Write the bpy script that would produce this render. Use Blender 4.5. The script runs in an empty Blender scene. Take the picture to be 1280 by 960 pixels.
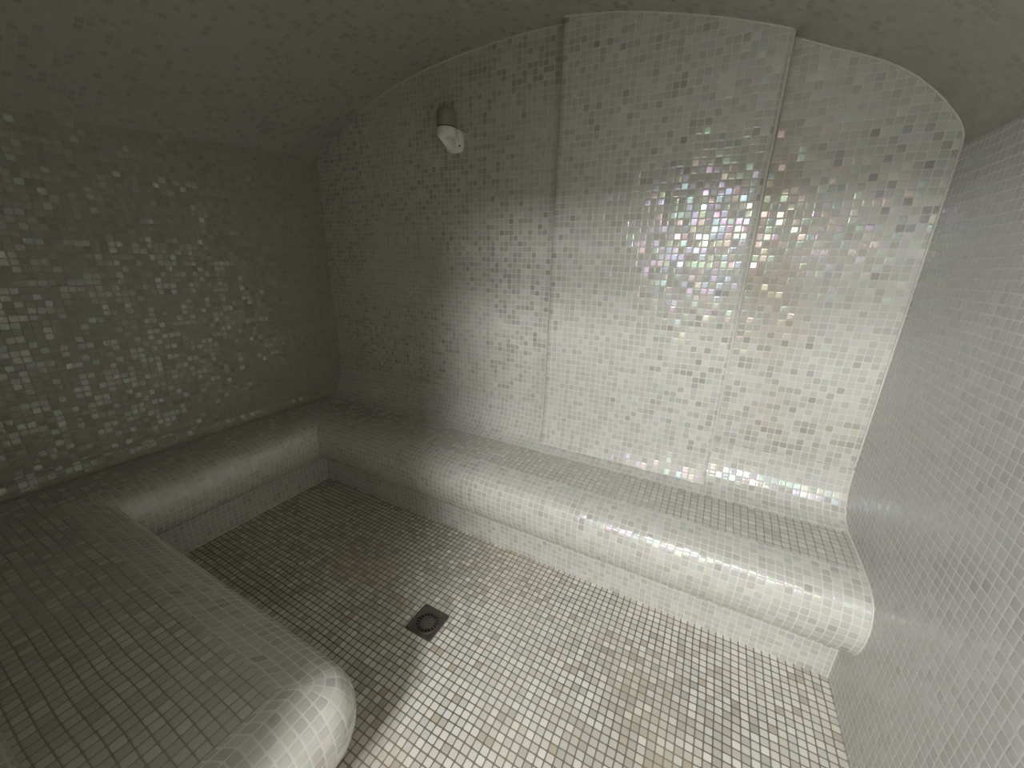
import bpy, bmesh, math, random
from mathutils import Vector, Matrix
import numpy as np

random.seed(7)
sc = bpy.context.scene
COL = sc.collection
S = 1.32            # metres per survey unit
P = 0.0198          # mosaic pitch in survey units (26 mm)

# ------------------------------------------------------------------ survey (units, z up, y into the room)
XL, XR, YB = -1.795, 0.431, 1.375      # left wall, right wall, back wall
YP = 1.337                             # face of the raised panel
YF = -0.10                             # inner face of the wall behind the viewer
JL, JR, ZD = -0.38, 0.431, 1.485        # doorway jambs and head
NX, NYB, NYN = -1.515, 0.994, 0.345    # bench noses: left run, back run, near run
NXE = -0.462                           # free end of the near run
E = 0.0012                             # movement joint between bench and walls

# ------------------------------------------------------------------ helpers
def link(name, verts, faces, uvs=None, mats=(), fmat=None, parent=None, smooth=True, ref=None, sharp=38):
    """verts in survey units; uvs: per-vertex (metric, survey units) -> tile units. ref: point the faces look at."""
    me = bpy.data.meshes.new(name)
    me.from_pydata([tuple(c * S for c in v) for v in verts], [], faces)
    for m in mats: me.materials.append(m)
    if fmat:
        for p, k in zip(me.polygons, fmat): p.material_index = k
    if ref is not None:
        r = Vector(ref) * S
        s = sum((r - p.center).dot(p.normal) * p.area for p in me.polygons)
        if s < 0: me.flip_normals()
    if uvs is not None:
        # make u x v follow the face normal so the tile relief is never inverted
        sg = 0.0
        for p in me.polygons:
            vi = list(p.vertices)
            if len(vi) < 3: continue
            a, b, c = vi[0], vi[1], vi[2]
            du1, dv1 = uvs[b][0]-uvs[a][0], uvs[b][1]-uvs[a][1]
            du2, dv2 = uvs[c][0]-uvs[a][0], uvs[c][1]-uvs[a][1]
            sg += du1*dv2 - du2*dv1
        f = 1.0 if sg >= 0 else -1.0
        l = me.uv_layers.new(name='UVMap')
        for p in me.polygons:
            for li in p.loop_indices:
                u, v = uvs[me.loops[li].vertex_index]
                l.data[li].uv = (f * u / P + 0.0, v / P)
    for p in me.polygons: p.use_smooth = smooth
    me.update()
    if smooth: me.set_sharp_from_angle(angle=math.radians(sharp))
    o = bpy.data.objects.new(name, me); COL.objects.link(o)
    if parent: o.parent = parent
    return o

def structure(o): o['kind'] = 'structure'; return o
def empty(name, label, cat):
    o = bpy.data.objects.new(name, None); COL.objects.link(o)
    o.empty_display_size = .05; o['label'] = label; o['category'] = cat
    return o

def grid(rows):
    """rows: list of equal-length lists of (vertex, uv)."""
    n = len(rows[0]); V, U, F = [], [], []
    for r in rows:
        for v, u in r: V.append(v); U.append(u)
    for i in range(len(rows)-1):
        for j in range(n-1):
            F.append((i*n+j, i*n+j+1, (i+1)*n+j+1, (i+1)*n+j))
    return V, U, F

def join(parts):
    V, U, F = [], [], []
    for v, u, f in parts:
        k = len(V); V += v; U += u; F += [tuple(i+k for i in q) for q in f]
    return V, U, F

def tube(pts, r, n=8):
    V, F = [], []
    pts = [Vector(p) for p in pts]
    for i, p in enumerate(pts):
        t = (pts[min(i+1, len(pts)-1)] - pts[max(i-1, 0)]).normalized()
        a = t.cross(Vector((0.31, 0.87, 0.38))).normalized(); b = t.cross(a)
        for k in range(n):
            an = 2*math.pi*k/n
            V.append(tuple(p + a*r*math.cos(an) + b*r*math.sin(an)))
    for i in range(len(pts)-1):
        for k in range(n):
            F.append((i*n+k, i*n+(k+1) % n, (i+1)*n+(k+1) % n, (i+1)*n+k))
    F.append(tuple(range(n))[::-1]); F.append(tuple((len(pts)-1)*n+k for k in range(n)))
    return V, F

# ------------------------------------------------------------------ materials
def nodes(m):
    m.use_nodes = True
    nt = m.node_tree; nt.nodes.clear()
    return nt

class G:
    def __init__(s, nt): s.nt = nt
    def n(s, t, **kw):
        x = s.nt.nodes.new(t)
        for k, v in kw.items(): setattr(x, k, v)
        return x
    def put(s, sock, v):
        if isinstance(v, bpy.types.NodeSocket): s.nt.links.new(v, sock)
        else: sock.default_value = v
    def m(s, op, a, b=0.0, c=0.0):
        x = s.n('ShaderNodeMath', operation=op)
        for i, v in enumerate((a, b, c)): s.put(x.inputs[i], v)
        return x.outputs[0]
    def v(s, op, a, b=(0, 0, 0), sc_=None):
        x = s.n('ShaderNodeVectorMath', operation=op)
        s.put(x.inputs[0], a); s.put(x.inputs[1], b)
        if sc_ is not None: s.put(x.inputs['Scale'], sc_)
        return x.outputs[0]
    def step(s, x, lo, hi, a=0.0, b=1.0):
        y = s.n('ShaderNodeMapRange', interpolation_type='SMOOTHSTEP')
        for i, v in enumerate((x, lo, hi, a, b)): s.put(y.inputs[i], v)
        return y.outputs[0]
    def mix(s, f, a, b):
        x = s.n('ShaderNodeMix', data_type='RGBA', clamp_factor=True)
        s.put(x.inputs[0], f); s.put(x.inputs[6], a); s.put(x.inputs[7], b)
        return x.outputs[2]
    def xyz(s, v):
        x = s.n('ShaderNodeSeparateXYZ'); s.put(x.inputs[0], v); return x.outputs
    def rgb(s, v):
        x = s.n('ShaderNodeSeparateColor'); s.put(x.inputs[0], v); return x.outputs
    def white(s, v, seed):
        a = s.v('ADD', v, (seed*17.3+.5, seed*5.7+.5, seed*3.1+.25))
        x = s.n('ShaderNodeTexWhiteNoise', noise_dimensions='3D'); s.put(x.inputs['Vector'], a)
        return x.outputs['Value'], x.outputs['Color']

def mosaic(name, light, dark, dark_frac, grout, tilt=.10, rough=.12, tone=.10, pearl=.35,
           gap=.045, soft=.05, grout_dirt=None, stain=0.0, pillow=.5, spec=.6, extra=None, ior=1.5, gloss=1.0):
    mt = bpy.data.materials.new(name); g = G(nodes(mt))
    uv = g.n('ShaderNodeUVMap', uv_map='UVMap').outputs[0]
    geo = g.n('ShaderNodeNewGeometry')
    tc = g.n('ShaderNodeTexCoord').outputs['Object']
    # hand-laid sheets: the rows wander a little
    wob = g.n('ShaderNodeTexNoise', noise_dimensions='2D'); g.put(wob.inputs['Vector'], uv)
    wob.inputs['Scale'].default_value = .11; wob.inputs['Detail'].default_value = 1
    w = g.v('SCALE', g.v('SUBTRACT', wob.outputs['Color'], (.5, .5, .5)), sc_=.32)
    q = g.v('ADD', uv, w)
    cell = g.v('FLOOR', q)
    fr = g.v('SUBTRACT', g.v('FRACTION', q), (.5, .5, .5))
    fx, fy, _ = g.xyz(fr)
    cx, cy, _ = g.xyz(cell)
    cell = g.n('ShaderNodeCombineXYZ'); g.put(cell.inputs[0], cx); g.put(cell.inputs[1], cy); cell = cell.outputs[0]
    r1, c1 = g.white(cell, 1); r2, c2 = g.white(cell, 2); r3, c3 = g.white(cell, 3)
    ax, ay = g.m('ABSOLUTE', fx), g.m('ABSOLUTE', fy)
    d = g.m('POWER', g.m('ADD', g.m('POWER', ax, 8.0), g.m('POWER', ay, 8.0)), .125)
    gm = g.step(d, .5-gap-soft, .5-gap+soft*.4)          # 1 in the joint
    # tile colour
    den = g.n('ShaderNodeTexNoise', noise_dimensions='2D'); g.put(den.inputs['Vector'], g.v('ADD', cell, (31.0, 7.0, 0.0)))
    den.inputs['Scale'].default_value = .045; den.inputs['Detail'].default_value = 1
    dk = g.m('LESS_THAN', r1, g.m('MULTIPLY', g.step(den.outputs['Fac'], .32, .68), dark_frac*2.0))
    sh = g.m('MULTIPLY', dk, g.m('ADD', .35, g.m('MULTIPLY', r3, .65)))
    col = g.mix(sh, (*light, 1), (*dark, 1))
    if extra:                                             # a few tiles of another tint
        ec, ef = extra
        col = g.mix(g.m('MULTIPLY', g.m('LESS_THAN', r2, ef), .8), col, (*ec, 1))
    hs = g.n('ShaderNodeHueSaturation'); g.put(hs.inputs['Color'], col)
    cr, cg_, cb = g.rgb(c2)[:3]
    g.put(hs.inputs['Value'], g.m('ADD', 1-tone, g.m('MULTIPLY', cr, 2*tone)))
    g.put(hs.inputs['Saturation'], g.m('ADD', .7, g.m('MULTIPLY', cg_, .6)))
    col = hs.outputs[0]
    gcol = (*grout, 1)
    if grout_dirt:
        nz = g.n('ShaderNodeTexNoise'); g.put(nz.inputs['Vector'], tc)
        nz.inputs['Scale'].default_value = 3.2; nz.inputs['Detail'].default_value = 3
        gcol = g.mix(g.step(nz.outputs['Fac'], .35, .65), gcol, (*grout_dirt, 1))
    col = g.mix(gm, col, gcol)
    if stain:
        nz = g.n('ShaderNodeTexNoise'); g.put(nz.inputs['Vector'], g.v('MULTIPLY', tc, (1.0, 1.0, .55)))
        nz.inputs['Scale'].default_value = 1.7; nz.inputs['Detail'].default_value = 4
        col = g.mix(g.m('MULTIPLY', g.step(nz.outputs['Fac'], .45, .75), stain), col, (.42, .34, .22, 1))
    # relief: pillow edges and the small lean every tile has in its bed
    sr, sgc, sb = g.rgb(c3)[:3]
    def lean(f, rnd, rnd2):
        e = g.m('MULTIPLY', g.m('MULTIPLY', f, 2.0), g.m('POWER', g.m('ABSOLUTE', g.m('MULTIPLY', f, 2.0)), 6.0))
        l = g.m('SUBTRACT', g.m('ADD', rnd, rnd2), 1.0)   # triangular -1..1
        return g.m('ADD', g.m('MULTIPLY', e, pillow), g.m('MULTIPLY', l, tilt))
    keep = g.m('SUBTRACT', 1.0, gm)
    sx = g.m('MULTIPLY', lean(fx, sr, cb), keep); sy = g.m('MULTIPLY', lean(fy, sgc, sb), keep)
    T = g.n('ShaderNodeTangent', direction_type='UV_MAP', uv_map='UVMap').outputs[0]
    N = geo.outputs['Normal']
    B = g.v('CROSS_PRODUCT', N, T)
    nn = g.v('NORMALIZE', g.v('ADD', N, g.v('ADD', g.v('SCALE', T, sc_=sx), g.v('SCALE', B, sc_=sy))))
    bs = g.n('ShaderNodeBsdfPrincipled')
    g.put(bs.inputs['Base Color'], col)
    g.put(bs.inputs['Normal'], nn)
    g.put(bs.inputs['Roughness'], g.m('ADD', rough, g.m('ADD', g.m('MULTIPLY', gm, .6), g.m('MULTIPLY', r2, rough*.5))))
    bs.inputs['IOR'].default_value = ior
    shine = g.m('ADD', .3*spec, g.m('MULTIPLY', g.m('LESS_THAN', g.rgb(c1)[0], gloss), .7*spec))
    g.put(bs.inputs['Specular IOR Level'], g.m('MULTIPLY', keep, shine))
    # mother-of-pearl sheen: every tile reflects its own pale tint
    hue = g.n('ShaderNodeCombineColor', mode='HSV')
    g.put(hue.inputs[0], r3); hue.inputs[1].default_value = pearl; hue.inputs[2].default_value = 1.0
    g.put(bs.inputs['Specular Tint'], hue.outputs[0])
    out = g.n('ShaderNodeOutputMaterial'); mt.node_tree.links.new(bs.outputs[0], out.inputs[0])
    return mt

def plain(name, col, rough=.5, metal=0.0, trans=0.0, noise=.0, scale=30, spec=.5):
    mt = bpy.data.materials.new(name); g = G(nodes(mt))
    bs = g.n('ShaderNodeBsdfPrincipled')
    c = (*col, 1)
    if noise:
        nz = g.n('ShaderNodeTexNoise'); nz.inputs['Scale'].default_value = scale
        g.put(nz.inputs['Vector'], g.n('ShaderNodeTexCoord').outputs['Object'])
        c = g.mix(nz.outputs['Fac'], tuple(x*(1-noise) for x in col)+(1,), tuple(min(1, x*(1+noise)) for x in col)+(1,))
    g.put(bs.inputs['Base Color'], c)
    bs.inputs['Roughness'].default_value = rough; bs.inputs['Metallic'].default_value = metal
    bs.inputs['Transmission Weight'].default_value = trans
    bs.inputs['Specular IOR Level'].default_value = spec
    out = g.n('ShaderNodeOutputMaterial'); mt.node_tree.links.new(bs.outputs[0], out.inputs[0])
    return mt

PALE = (.545, .533, .482)
GREY = (.395, .383, .338)
LINE = (.62, .61, .56)
M_back = mosaic('back_wall_mosaic', PALE, GREY, .20, LINE, tilt=.11, rough=.14, stain=.42, pearl=.34, spec=1.0, gloss=.6)
M_panel = mosaic('panel_mosaic', PALE, GREY, .17, LINE, tilt=.11, rough=.14, pearl=.34, spec=1.0, gloss=.6, ior=1.6)
M_left = mosaic('left_wall_mosaic_shaded', (.33, .322, .265), (.295, .285, .235), .06, (.33, .32, .265), tilt=.18, gloss=.42, rough=.12, stain=.2, tone=.05, spec=1.0, pearl=.15, ior=1.72)  # same tile as the back wall; shade of this side put into darker colour
M_right = mosaic('right_wall_mosaic', (.535, .535, .515), (.505, .505, .485), .10, (.73, .73, .71), tilt=.07, rough=.17, pearl=.1, tone=.025, gap=.04, spec=.8)
M_ceil = mosaic('ceiling_mosaic_shaded', (.40, .396, .35), (.365, .355, .31), .06, (.46, .455, .405), tilt=.07, rough=.25, stain=.2, tone=.07)  # tile colour lowered below the back wall's to paint in the vault's shade
M_bench = mosaic('bench_mosaic', PALE, (.46, .45, .405), .14, LINE, tilt=.10, rough=.15, pearl=.3, spec=1.0, ior=1.6)
M_seat = mosaic('seat_mosaic', PALE, (.46, .45, .405), .08, (.30, .29, .24), tilt=.07, rough=.2,
                grout_dirt=(.40, .39, .34), tone=.07)
M_floor = mosaic('floor_mosaic', (.67, .65, .585), (.46, .44, .38), .42, (.17, .15, .115), tilt=.03, rough=.35,
                 tone=.15, pearl=.08, gap=.065, soft=.045, grout_dirt=(.25, .22, .165), pillow=.25, spec=.4,
                 extra=((.55, .49, .40), .06), stain=.4)
M_grout = plain('white_grout', (.62, .61, .55), .7, noise=.12, scale=60)
M_porc = plain('glazed_porcelain', (.88, .87, .82), .22)
M_glass = plain('smoked_glass', (.30, .285, .23), .38, noise=.1)
M_seal = plain('dark_seal', (.03, .028, .02), .6)
M_grate = plain('aged_drain_metal', (.105, .098, .084), .5, .35, noise=.35, scale=40)
M_pit = plain('drain_pit', (.008, .008, .007), .7)
M_plaster = plain('passage_plaster', (.55, .54, .50), .8, noise=.05)
M_pfloor = plain('passage_floor', (.40, .39, .36), .5, noise=.1)

# ------------------------------------------------------------------ vault curve
AR = [(-1.795, 1.520), (-1.70, 1.574), (-1.537, 1.642), (-1.341, 1.712), (-1.17, 1.748), (-1.018, 1.768), (-.88, 1.779),
      (-.724, 1.786), (-.573, 1.783), (-.444, 1.768), (-.329, 1.746), (-.162, 1.703), (-.047, 1.667), (.051, 1.631),
      (.138, 1.594), (.238, 1.552), (.304, 1.514), (.356, 1.471), (.393, 1.432), (.416, 1.402), (.428, 1.376), (.431, 1.350)]
def catmull(pts, sub):
    out = []
    for i in range(len(pts)-1):
        p0 = Vector(pts[max(i-1, 0)]); p1 = Vector(pts[i]); p2 = Vector(pts[i+1]); p3 = Vector(pts[min(i+2, len(pts)-1)])
        for k in range(sub):
            t = k/sub
            out.append(.5*((2*p1)+(-p0+p2)*t+(2*p0-5*p1+4*p2-p3)*t*t+(-p0+3*p1-3*p2+p3)*t**3))
    out.append(Vector(pts[-1])); return out
ARC = [tuple(p) for p in catmull(AR, 4)]
_ax = np.array([p[0] for p in ARC]); _az = np.array([p[1] for p in ARC])
def vault(x, y=YB):
    z = float(np.interp(x, _ax, _az))
    k = max(0.0, (-.85-x)/.945)
    return z - .085*(YB-y)/.95*k**1.6

# ------------------------------------------------------------------ room shell
def floor_():
    n = 10; rows = []
    hx, hy, h = -.6408, .6942, .0485         # the drain sits in a square opening
    xs = [XL-.05, hx-h, hx+h, XR+.03]; ys = [-.22, hy-h, hy+h, YB+.03]
    V, U, F = [], [], []
    for y in ys:
        for x in xs: V.append((x, y, 0)); U.append((x+.004, y+.006))
    for j in range(3):
        for i in range(3):
            if i == 1 and j == 1: continue
            F.append((j*4+i, j*4+i+1, (j+1)*4+i+1, (j+1)*4+i))
    return structure(link('floor', V, F, U, [M_floor], ref=(0, .5, 1)))
floor_()

ys = [YF + (YB-YF)*i/24 for i in range(25)]
# ceiling: arc length runs as u
s = [0.0]
for a, b in zip(ARC, ARC[1:]): s.append(s[-1]+math.dist(a, b))
rows = [[((x, y, vault(x, y)), (si, y)) for (x, z), si in zip(ARC, s)] for y in ys]
rows[-1] = [((v[0], v[1]+.02, v[2]), (u[0], u[1]+.02)) for v, u in rows[-1]]
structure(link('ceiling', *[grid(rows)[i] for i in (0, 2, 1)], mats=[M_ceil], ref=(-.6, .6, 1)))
# right wall continues the vault sheet downwards
L = s[-1]
rows = [[((XR, y, z), (L+1.350-z, y)) for z in np.linspace(1.350, 0, 20)] for y in ys[:-1]+[YB+.02]]
structure(link('wall_right', *[grid(rows)[i] for i in (0, 2, 1)], mats=[M_right], ref=(-.6, .6, 1)))
# left wall
rows = [[((XL, y, z0), (y, z0)) for z0 in np.linspace(0, vault(XL, y)+.004, 20)] for y in ys[:-1]+[YB+.02]]
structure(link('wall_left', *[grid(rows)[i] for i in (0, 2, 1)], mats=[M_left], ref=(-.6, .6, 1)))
# back wall
xs = sorted(set([XL-.02]+[float(x) for x in _ax]+[XR+.002]))
rows = [[((x, YB, z), (x, z)) for z in np.linspace(0, vault(min(max(x, XL), XR-.0005))+.006, 16)] for x in xs]
structure(link('wall_back', *[grid(rows)[i] for i in (0, 2, 1)], mats=[M_back], ref=(-.6, .6, 1)))
# wall behind the viewer with its doorway
def front():
    parts = []
    def sheet(x0, x1, zf):
        xx = np.linspace(x0, x1, 14)
        return grid([[((x, YF, z), (x, z)) for z in np.linspace(zf, vault(x, YF)+.006, 8)] for x in xx])
    parts.append(sheet(XL-.02, JL, 0)); parts.append(sheet(JL, JR-.0005, ZD))
    t = .12
    for x in (JL, JR):
        parts.append(grid([[((x, y, z), (y, z)) for z in (0, ZD)] for y in (YF, YF-t)]))
    parts.append(grid([[((x, y, ZD), (x, y)) for x in (JL, JR)] for y in (YF, YF-t)]))
    V, U, F = join(parts)
    o = structure(link('wall_front', V, F, U, [M_left], smooth=False))  # darkened left-wall tile reused here to cut bounce onto the near bench
front()
# the passage outside the doorway
def passage():
    y1, y0, z1, x0, x1 = YF-.12, -2.3, 1.98, -1.0, 1.0
    def quad(name, pts, m):
        structure(link(name, pts, [(0, 1, 2, 3)], None, [m], smooth=False, ref=(0, -1.2, 1)))
    quad('wall_passage_end', [(x0, y0, 0), (x1, y0, 0), (x1, y0, z1), (x0, y0, z1)], M_plaster)
    quad('wall_passage_left', [(x0, y0, 0), (x0, y1, 0), (x0, y1, z1), (x0, y0, z1)], M_plaster)
    quad('wall_passage_right', [(x1, y0, 0), (x1, y1, 0), (x1, y1, z1), (x1, y0, z1)], M_plaster)
    quad('ceiling_passage', [(x0, y0, z1), (x1, y0, z1), (x1, y1, z1), (x0, y1, z1)], M_plaster)
    quad('floor_passage', [(x0, y0, -.002), (x1, y0, -.002), (x1, y1, -.002), (x0, y1, -.002)], M_pfloor)
    V = [(x0, y1, 0), (JL, y1, 0), (JL, y1, z1), (x0, y1, z1), (JR, y1, 0), (x1, y1, 0), (x1, y1, z1), (JR, y1, z1),
         (JL, y1, ZD), (JR, y1, ZD)]
    structure(link('wall_passage_door', V, [(0, 1, 2, 3), (4, 5, 6, 7), (8, 9, 7, 2)], None, [M_plaster], smooth=False))
passage()

# white grout lines along the corners
def bead(name, pts, r):
    V, F = tube(pts, r*.8)
    return structure(link(name, V, F, None, [M_grout]))
arc_pts = [(x, YB-.001, z-.001) for x, z in ARC if x < -.57 and x > -1.5]
bead('trim_1', arc_pts, .0028)
bead('trim_2', [(x-.001, YB-.001, z-.001) for x, z in ARC if x > .06]+[(XR-.001, YB-.001, z) for z in np.linspace(1.33, .52, 12)], .0034)

# ------------------------------------------------------------------ raised panel on the back wall
def panel():
    x0, x1, zb, b = -.5565, .0525, .374, .004
    _c = seat_profile(YB-NYB-E, .105, .512)[1]
    back = lambda z: YB+.004 if z > .515 else NYB+float(np.interp(z, [q[1] for q in _c], [q[0] for q in _c]))-.0025
    fl = lambda z: .027*max(0.0, (.505-z)/.131)**2        # the foot sweeps forward onto the seat
    t = empty('wall_panel', 'tall raised mosaic-tiled panel standing proud of the back wall, up to the curved ceiling', 'wall panel')
    xs = [x0+b]+list(np.linspace(x0+.02, x1-.02, 22))+[x1-b]
    zz = lambda x: list(np.linspace(zb, .505, 10))+[.5145]+list(np.linspace(.53, vault(x)+.004, 14))
    rows = [[((x, YP-fl(z), z), (x, z)) for z in zz(x)] for x in xs]
    l1 = [((x0, min(v[1]+b, back(v[2])), v[2]), (u[0]-b*1.4, u[1])) for v, u in rows[0]]
    l2 = [((x0, back(v[2]), v[2]), (u[0]-b*1.4-(YB-YP), u[1])) for v, u in rows[0]]
    r1 = [((x1, min(v[1]+b, back(v[2])), v[2]), (u[0]+b*1.4, u[1])) for v, u in rows[-1]]
    r2 = [((x1, back(v[2]), v[2]), (u[0]+b*1.4+(YB-YP), u[1])) for v, u in rows[-1]]
    V, U, F = grid([l2, l1]+rows+[r1, r2])
    link('panel_face', V, F, U, [M_panel], parent=t, ref=(-.25, 0, 1), sharp=50)
    e, f = tube([(x1-.0005, YP+.0005, z) for z in np.linspace(.485, vault(x1)-.002, 10)], .0034)
    link('edge_bead', e, f, None, [M_grout], parent=t)
    e, f = tube([(x, YP+.0005, vault(x)-.001) for x in np.linspace(x0+.002, x1-.002, 26)], .0024)
    link('top_bead', e, f, None, [M_grout], parent=t)

# ------------------------------------------------------------------ benches
def arcpts(cx, cz, r, a0, a1, n):
    return [(cx+r*math.cos(math.radians(a0+(a1-a0)*i/n)), cz+r*math.sin(math.radians(a0+(a1-a0)*i/n))) for i in range(n+1)]
# profile as (offset inward from the nose, height)
LIP = catmull([(.100, .128), (.072, .142), (.046, .157), (.020, .185), (.004, .225), (.000, .268), (.008, .306),
               (.026, .331), (.062, .3455), (.110, .3525)], 5)
LIP = [tuple(p) for p in LIP]
def seat_profile(depth, cove_in, top, lip=.004):
    """flat seat then the cove up the wall; offsets measured from the nose."""
    c0 = depth-cove_in
    flat = [(.110, .3525), (.150, .3555), (.19, .3575), (c0, .3600)]
    cove = catmull([(c0, .3600), (c0+cove_in*.42, .36+.08*(top-.36)), (c0+cove_in*.66, .36+.23*(top-.36)), (c0+cove_in*.86, .36+.51*(top-.36)),
                    (depth-lip*1.6, .36+.80*(top-.36)), (depth-lip, top)], 5)
    return flat, [tuple(p) for p in cove]
RISER = [(.105, 0.0), (.105, .05), (.104, .10), (.100, .132)]

def lengths(pr, s0=0.0):
    o = [s0]
    for a, b in zip(pr, pr[1:]): o.append(o[-1]+math.dist(a, b))
    return o

_fl, _cv = seat_profile(YB-NYB, .105, .512)
bead('trim_3', [(XR-.0015, NYB+o, z) for o, z in RISER+LIP+_fl[:-1]+_cv], .0034)
bead('trim_4', [(NX-.1035, y, .0015) for y in np.linspace(NYN-.09, NYB+.1, 16)], .003)
bench = empty('built_in_bench', 'long pale mosaic-tiled bench with rounded lip running round three sides of the steam room', 'bench')

def straight(fn, prof, lens, ends, n):
    """fn(along, off, z)->xyz; ends(off)->(a0,a1)"""
    cols = []
    for (o, z), l in zip(prof, lens):
        a0, a1 = ends(o)
        cols.append([(fn(a0+(a1-a0)*i/n, o, z), (a0+(a1-a0)*i/n, l)) for i in range(n+1)])
    return grid(cols)

def build_run(fn, ends_front, ends_cove, depth, cove_in, top, ref, n=24, skin=None):
    flat, cove = seat_profile(depth, cove_in, top, .0003 if skin else .004)
    l1 = lengths(LIP); l2 = lengths(flat, l1[-1]); l3 = lengths(cove, l2[-1])
    A = straight(fn, LIP, l1, ends_front, n)
    Bq = straight(fn, flat, l2, ends_front, n)
    C = straight(fn, cove, l3, ends_cove, n)
    V, U, F = join([A, Bq, C])
    fm = [0]*len(A[2])+[1]*len(Bq[2])+[2]*len(C[2])
    link('seat', V, F, U, [M_bench, M_seat, skin or M_bench], fm, parent=bench, ref=ref, sharp=60)
    R_ = straight(fn, RISER, lengths(RISER), ends_front, n)
    link('plinth', R_[0], R_[2], R_[1], [M_bench], parent=bench, ref=ref)

# back run: nose at y = NYB, offset grows towards +y; along = x
build_run(lambda a, o, z: (a, NYB+o, z), lambda o: (max(NX-o, XL+E), XR-E), lambda o: (XL+E, XR-E),
          YB-NYB-E, .105, .512, (-.5, .2, 1.2))
# left run: nose at x = NX, offset towards -x; along = y
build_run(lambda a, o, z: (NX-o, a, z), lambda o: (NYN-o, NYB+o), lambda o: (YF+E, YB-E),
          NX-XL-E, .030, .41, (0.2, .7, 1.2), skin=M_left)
# near run: nose at y = NYN, offset towards -y, then round the free corner and back along x = NXE
def near():
    R0 = .085
    dep = NYN-YF-E
    flat, cove = seat_profile(dep, .09, .49)
    nA, nC, nB = 26, 10, 6
    def path(o):
        pts = []
        xc, yc = NXE-R0, NYN-R0
        r = max(R0-o, 0.0); k = max(o-R0, 0.0)
        cx, cy = xc-k, yc-k
        x0 = max(NX-o, XL+E)
        for i in range(nA): pts.append((x0+(cx-x0)*i/nA, cy+r))
        for i in range(nC+1):
            an = math.radians(90-90*i/nC); pts.append((cx+r*math.cos(an), cy+r*math.sin(an)))
        for i in range(1, nB+1): pts.append((cx+r, cy+(YF+E-cy)*i/nB))
        return pts
    ref_path = path(.03)
    al = [0.0]
    for a, b in zip(ref_path, ref_path[1:]): al.append(al[-1]+math.dist(a, b))
    def strip(pr, s0, planar=False):
        ls = lengths(pr, s0)
        return grid([[((p[0], p[1], z), (p[0], -p[1]) if planar else (al[i], l)) for i, p in enumerate(path(o))]
                     for (o, z), l in zip(pr, ls)]), ls[-1]
    A, e = strip(LIP, 0)
    nose_more = [f for f in flat if f[0] <= .19]
    fl = nose_more+[(.25, .3595), (.30, .3600), (dep-.09, .3600)]
    Bq, e2 = strip(fl, e, True)
    x1 = NXE
    C = grid([[((XL+E+(x1-XL-E)*i/30, NYN-o, z), (XL+(x1-XL)*i/30, l)) for i in range(31)]
              for (o, z), l in zip(cove, lengths(cove, e2))])
    V, U, F = join([A, Bq, C])
    link('seat', V, F, U, [M_bench, M_seat], [0]*len(A[2])+[1]*len(Bq[2])+[0]*len(C[2]), parent=bench,
         ref=(-.7, .3, 2.0), sharp=60)
    Rr, _ = strip(RISER, 0)
    link('plinth', Rr[0], Rr[2], Rr[1], [M_bench], parent=bench, ref=None)
near()
panel()

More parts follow.
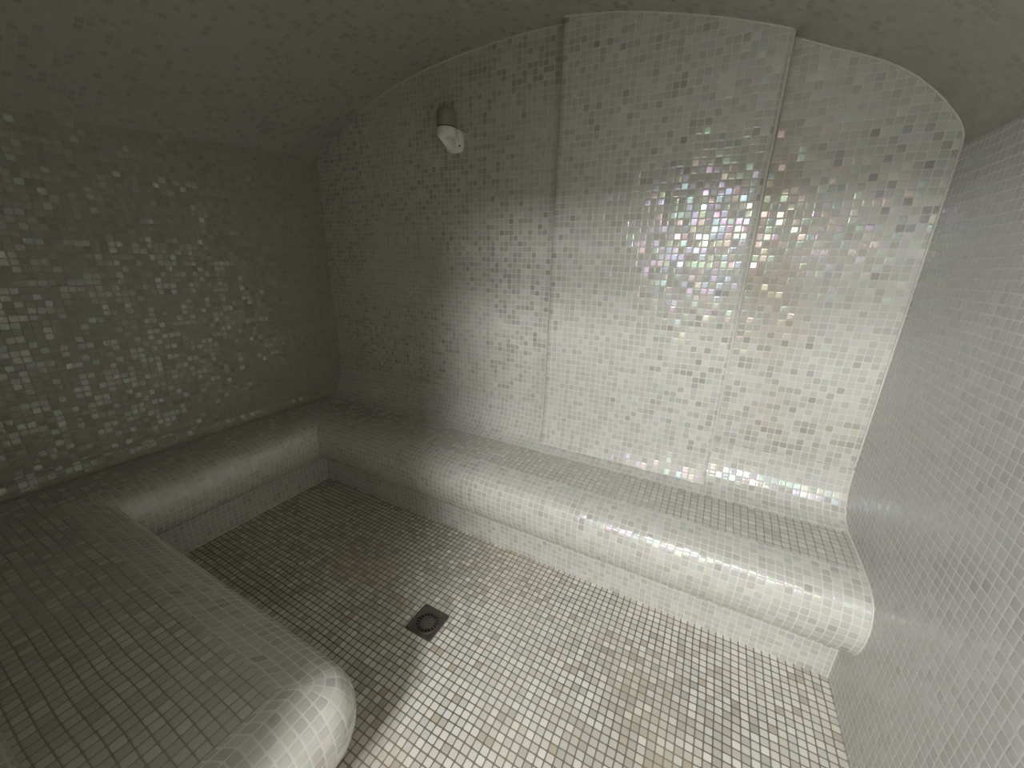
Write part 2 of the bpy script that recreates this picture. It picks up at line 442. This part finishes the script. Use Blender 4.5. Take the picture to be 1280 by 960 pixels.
# ------------------------------------------------------------------ floor drain
def ring_faces(a, b, n): return [(a+i, a+(i+1) % n, b+(i+1) % n, b+i) for i in range(n)]
def drain():
    cx, cy = -.6408, .6942
    t = empty('floor_drain', 'square dark metal floor drain with round slotted grate set into the mosaic floor', 'drain')
    t.location = (cx*S, cy*S, 0)
    # plate: square outline to round hole
    n = 64; h, r = .0495, .0372
    V, F = [], []
    def sq(i, k):
        an = 2*math.pi*(i+.5)/n; c, s_ = math.cos(an), math.sin(an); m = max(abs(c), abs(s_)); return (k*c/m, k*s_/m)
    for k, z in ((h, -.012), (h, .0012), (h-.0022, .0022), (h-.007, .0022), (h-.009, .0010)):
        for i in range(n): x, y = sq(i, k); V.append((x, y, z))
    for rr, z in ((r+.0035, .0010), (r+.0025, .0022), (r, .0022), (r-.0006, .0012), (r-.0006, -.006)):
        for i in range(n):
            an = 2*math.pi*(i+.5)/n; V.append((rr*math.cos(an), rr*math.sin(an), z))
    for k in range(9): F += ring_faces(k*n, (k+1)*n, n)
    link('drain_plate', V, F, None, [M_grate], parent=t, ref=(0, 0, 5), sharp=30)
    # grate: hub dome, spokes and rim as one casting
    V, F = [], []
    nb = 18; R1, R0 = r-.0010, r*.58
    segs = 72
    for rr, z in ((.0005, .0030), (.006, .0029), (.012, .0026), (R0-.001, .0018), (R0, .0012), (R0, -.003)):
        for i in range(segs):
            an = 2*math.pi*i/segs
            gz = -.0006 if (i % 4 == 0 and .005 < rr < R0-.0005) else 0     # cast radial grooves
            V.append((rr*math.cos(an), rr*math.sin(an), z+gz))
    for k in range(5): F += ring_faces(k*segs, (k+1)*segs, segs)
    F.append(tuple(range(segs)))
    b0 = len(V)
    for rr, z in ((R1-.0028, -.003), (R1-.0028, .0012), (R1, .0012), (R1, -.003)):
        for i in range(segs): an = 2*math.pi*i/segs; V.append((rr*math.cos(an), rr*math.sin(an), z))
    for k in range(3): F += ring_faces(b0+k*segs, b0+(k+1)*segs, segs)
    for j in range(nb):
        an = 2*math.pi*(j+.5)/nb; c, s_ = math.cos(an), math.sin(an); w = .0021
        k = len(V)
        for z in (.0012, -.003):
            for rr, ww in ((R0-.001, w*.8), (R1-.002, w)):
                V.append((rr*c-ww*s_, rr*s_+ww*c, z)); V.append((rr*c+ww*s_, rr*s_-ww*c, z))
        F += [(k, k+1, k+3, k+2), (k+4, k+5, k+7, k+6), (k, k+2, k+6, k+4), (k+1, k+3, k+7, k+5)]
    link('grate', V, F, None, [M_grate], parent=t, smooth=False)
    V, F = [], []
    for rr, z in ((r-.0004, -.004), (r-.002, -.03), (.0005, -.032)):
        for i in range(32): an = 2*math.pi*i/32; V.append((rr*math.cos(an), rr*math.sin(an), z))
    for k in range(2): F += ring_faces(k*32, (k+1)*32, 32)
    link('drain_cup', V, F, None, [M_pit], parent=t)
drain()

# ------------------------------------------------------------------ wall lamp
def lathe(pr, n=40, cx=0, cy=0):
    V, F = [], []
    for r, z in pr:
        for i in range(n): an = 2*math.pi*i/n; V.append((cx+r*math.cos(an), cy+r*math.sin(an), z))
    for k in range(len(pr)-1): F += ring_faces(k*n, (k+1)*n, n)
    return V, F
def lamp():
    x, yw, z = -.990, YB, 1.535           # z of the joint between porcelain and glass
    t = empty('wall_lamp', 'small unlit wall lamp with white porcelain base and dark glass dome on the back wall', 'wall lamp')
    t.location = (x*S, yw*S, z*S)
    yo = -.056
    # porcelain: collar under the glass, elbow turning into the wall, round foot
    n = 40; V, F = [], []
    rings = []
    def hring(r, zz, yy=yo): rings.append([(r*math.cos(2*math.pi*i/n), yy+r*math.sin(2*math.pi*i/n), zz) for i in range(n)])
    hring(.028, -.002); hring(.0355, -.002); hring(.0375, -.005); hring(.0375, -.021); hring(.0365, -.027); hring(.0320, -.0292); hring(.0285, -.0302); hring(.0280, -.0315)
    for k in range(1, 9):
        th = math.radians(90*k/8)
        # centre swings from under the collar towards the wall
        c = Vector((0, yo+.042*(1-math.cos(th)), -.0315-.0095*math.sin(th)))
        rad = .0280+.003*math.sin(th)
        ax_u = Vector((1, 0, 0)); ax_v = Vector((0, math.cos(th), -math.sin(th)))
        rings.append([tuple(c+ax_u*rad*math.cos(2*math.pi*i/n)+ax_v*rad*math.sin(2*math.pi*i/n)) for i in range(n)])
    for r in rings: V += r
    for k in range(len(rings)-1): F += ring_faces(k*n, (k+1)*n, n)
    base = link('lamp_base', V, F, None, [M_porc], parent=t, ref=None, sharp=45)
    # foot: rounded upright plate flat on the wall
    V, F = [], []
    def foot(k, yy):
        o = []
        for i in range(48):
            an = 2*math.pi*i/48; c, s_ = math.cos(an), math.sin(an)
            m = (abs(c)**3.2+abs(s_)**3.2)**(-1/3.2)
            o.append((.0375*k*c*m, yy, -.031+.040*k*s_*m))
        return o
    for k, yy in ((1, .0), (1, -.012), (.96, -.017), (.85, -.019), (.02, -.019)): V += foot(k, yy)
    for k in range(4): F += ring_faces(k*48, (k+1)*48, 48)
    link('wall_foot', V, F, None, [M_porc], parent=base)
    V, F = lathe([(.0005, 0), (.0030, 0), (.0034, .0012), (.0034, .004)], 16)
    o = link('screw', V, F, None, [M_seal], parent=base)
    o.rotation_euler = (math.radians(-90), 0, math.radians(22)); o.location = (.0315*S, -.0215*S, -.052*S)
    V, F = lathe([(.030, -.003), (.0352, -.002), (.0352, .001), (.030, .002)])
    link('gasket', [(a, b+yo, c) for a, b, c in V], F, None, [M_seal], parent=t)
    pr = [(.0325, .0)]+[(.0338, .006), (.0342, .016), (.0338, .044)]+[(.0338-.016+.016*math.cos(math.radians(a)), .044+.017*math.sin(math.radians(a))) for a in range(10, 91, 10)]+[(.012, .0615), (.0005, .062)]
    V, F = lathe(pr)
    link('glass_dome', [(a, b+yo, c) for a, b, c in V], F, None, [M_glass], parent=t)
lamp()

# ------------------------------------------------------------------ light: two lamps and an added soft fill in the passage, through the doorway
def area(name, loc, aim, w, h, power, col):
    l = bpy.data.lights.new(name, 'AREA'); l.shape = 'RECTANGLE'; l.size = w*S; l.size_y = h*S
    l.energy = power; l.color = col
    o = bpy.data.objects.new(name, l); COL.objects.link(o)
    o.location = Vector(loc)*S
    o.rotation_euler = (Vector(aim)-Vector(loc)).to_track_quat('-Z', 'Y').to_euler()
    return o
area('passage_wall_light', (.01, -1.25, 1.66), (-.1, 1.3, .7), .30, .12, 36, (.97, .98, 1.0))
area('passage_ceiling_light', (.08, -1.25, 1.85), (-.1, 1.3, .3), .34, .12, 46, (.97, .98, 1.0))
area('passage_fill', (-.40, -1.35, 1.20), (.25, .6, 1.0), 1.0, .9, 20, (.97, .985, 1.0))  # added fill without a real source, lifts right wall, upper wall and ceiling
w = bpy.data.worlds.new('World'); sc.world = w; w.use_nodes = True
w.node_tree.nodes['Background'].inputs[0].default_value = (.02, .02, .02, 1)

# ------------------------------------------------------------------ camera
f, pitch, yaw, roll, hc = 480.99, .3094, .4834, .0247, 1.0763
cy_, sy_, cp, sp = math.cos(yaw), math.sin(yaw), math.cos(pitch), math.sin(pitch)
fw = Vector((-sy_*cp, cy_*cp, -sp)); rt = Vector((cy_, sy_, 0)); up = rt.cross(fw)
r2 = rt*math.cos(roll)+up*math.sin(roll); u2 = -rt*math.sin(roll)+up*math.cos(roll)
cam = bpy.data.cameras.new('Camera'); co = bpy.data.objects.new('Camera', cam); COL.objects.link(co)
cam.sensor_fit = 'HORIZONTAL'; cam.sensor_width = 36; cam.lens = 36*f/1280; cam.clip_start = .01
m = Matrix((r2, u2, -fw)).transposed().to_4x4(); m.translation = Vector((0, 0, hc*S)); co.matrix_world = m
sc.camera = co

sc.view_settings.view_transform = 'Standard'; sc.view_settings.look = 'None'
sc.view_settings.gamma = 1.0; sc.view_settings.use_curve_mapping = False
sc.view_settings.exposure = 0.13
sc.cycles.max_bounces = 12; sc.cycles.diffuse_bounces = 8; sc.cycles.glossy_bounces = 6
sc.cycles.caustics_reflective = True
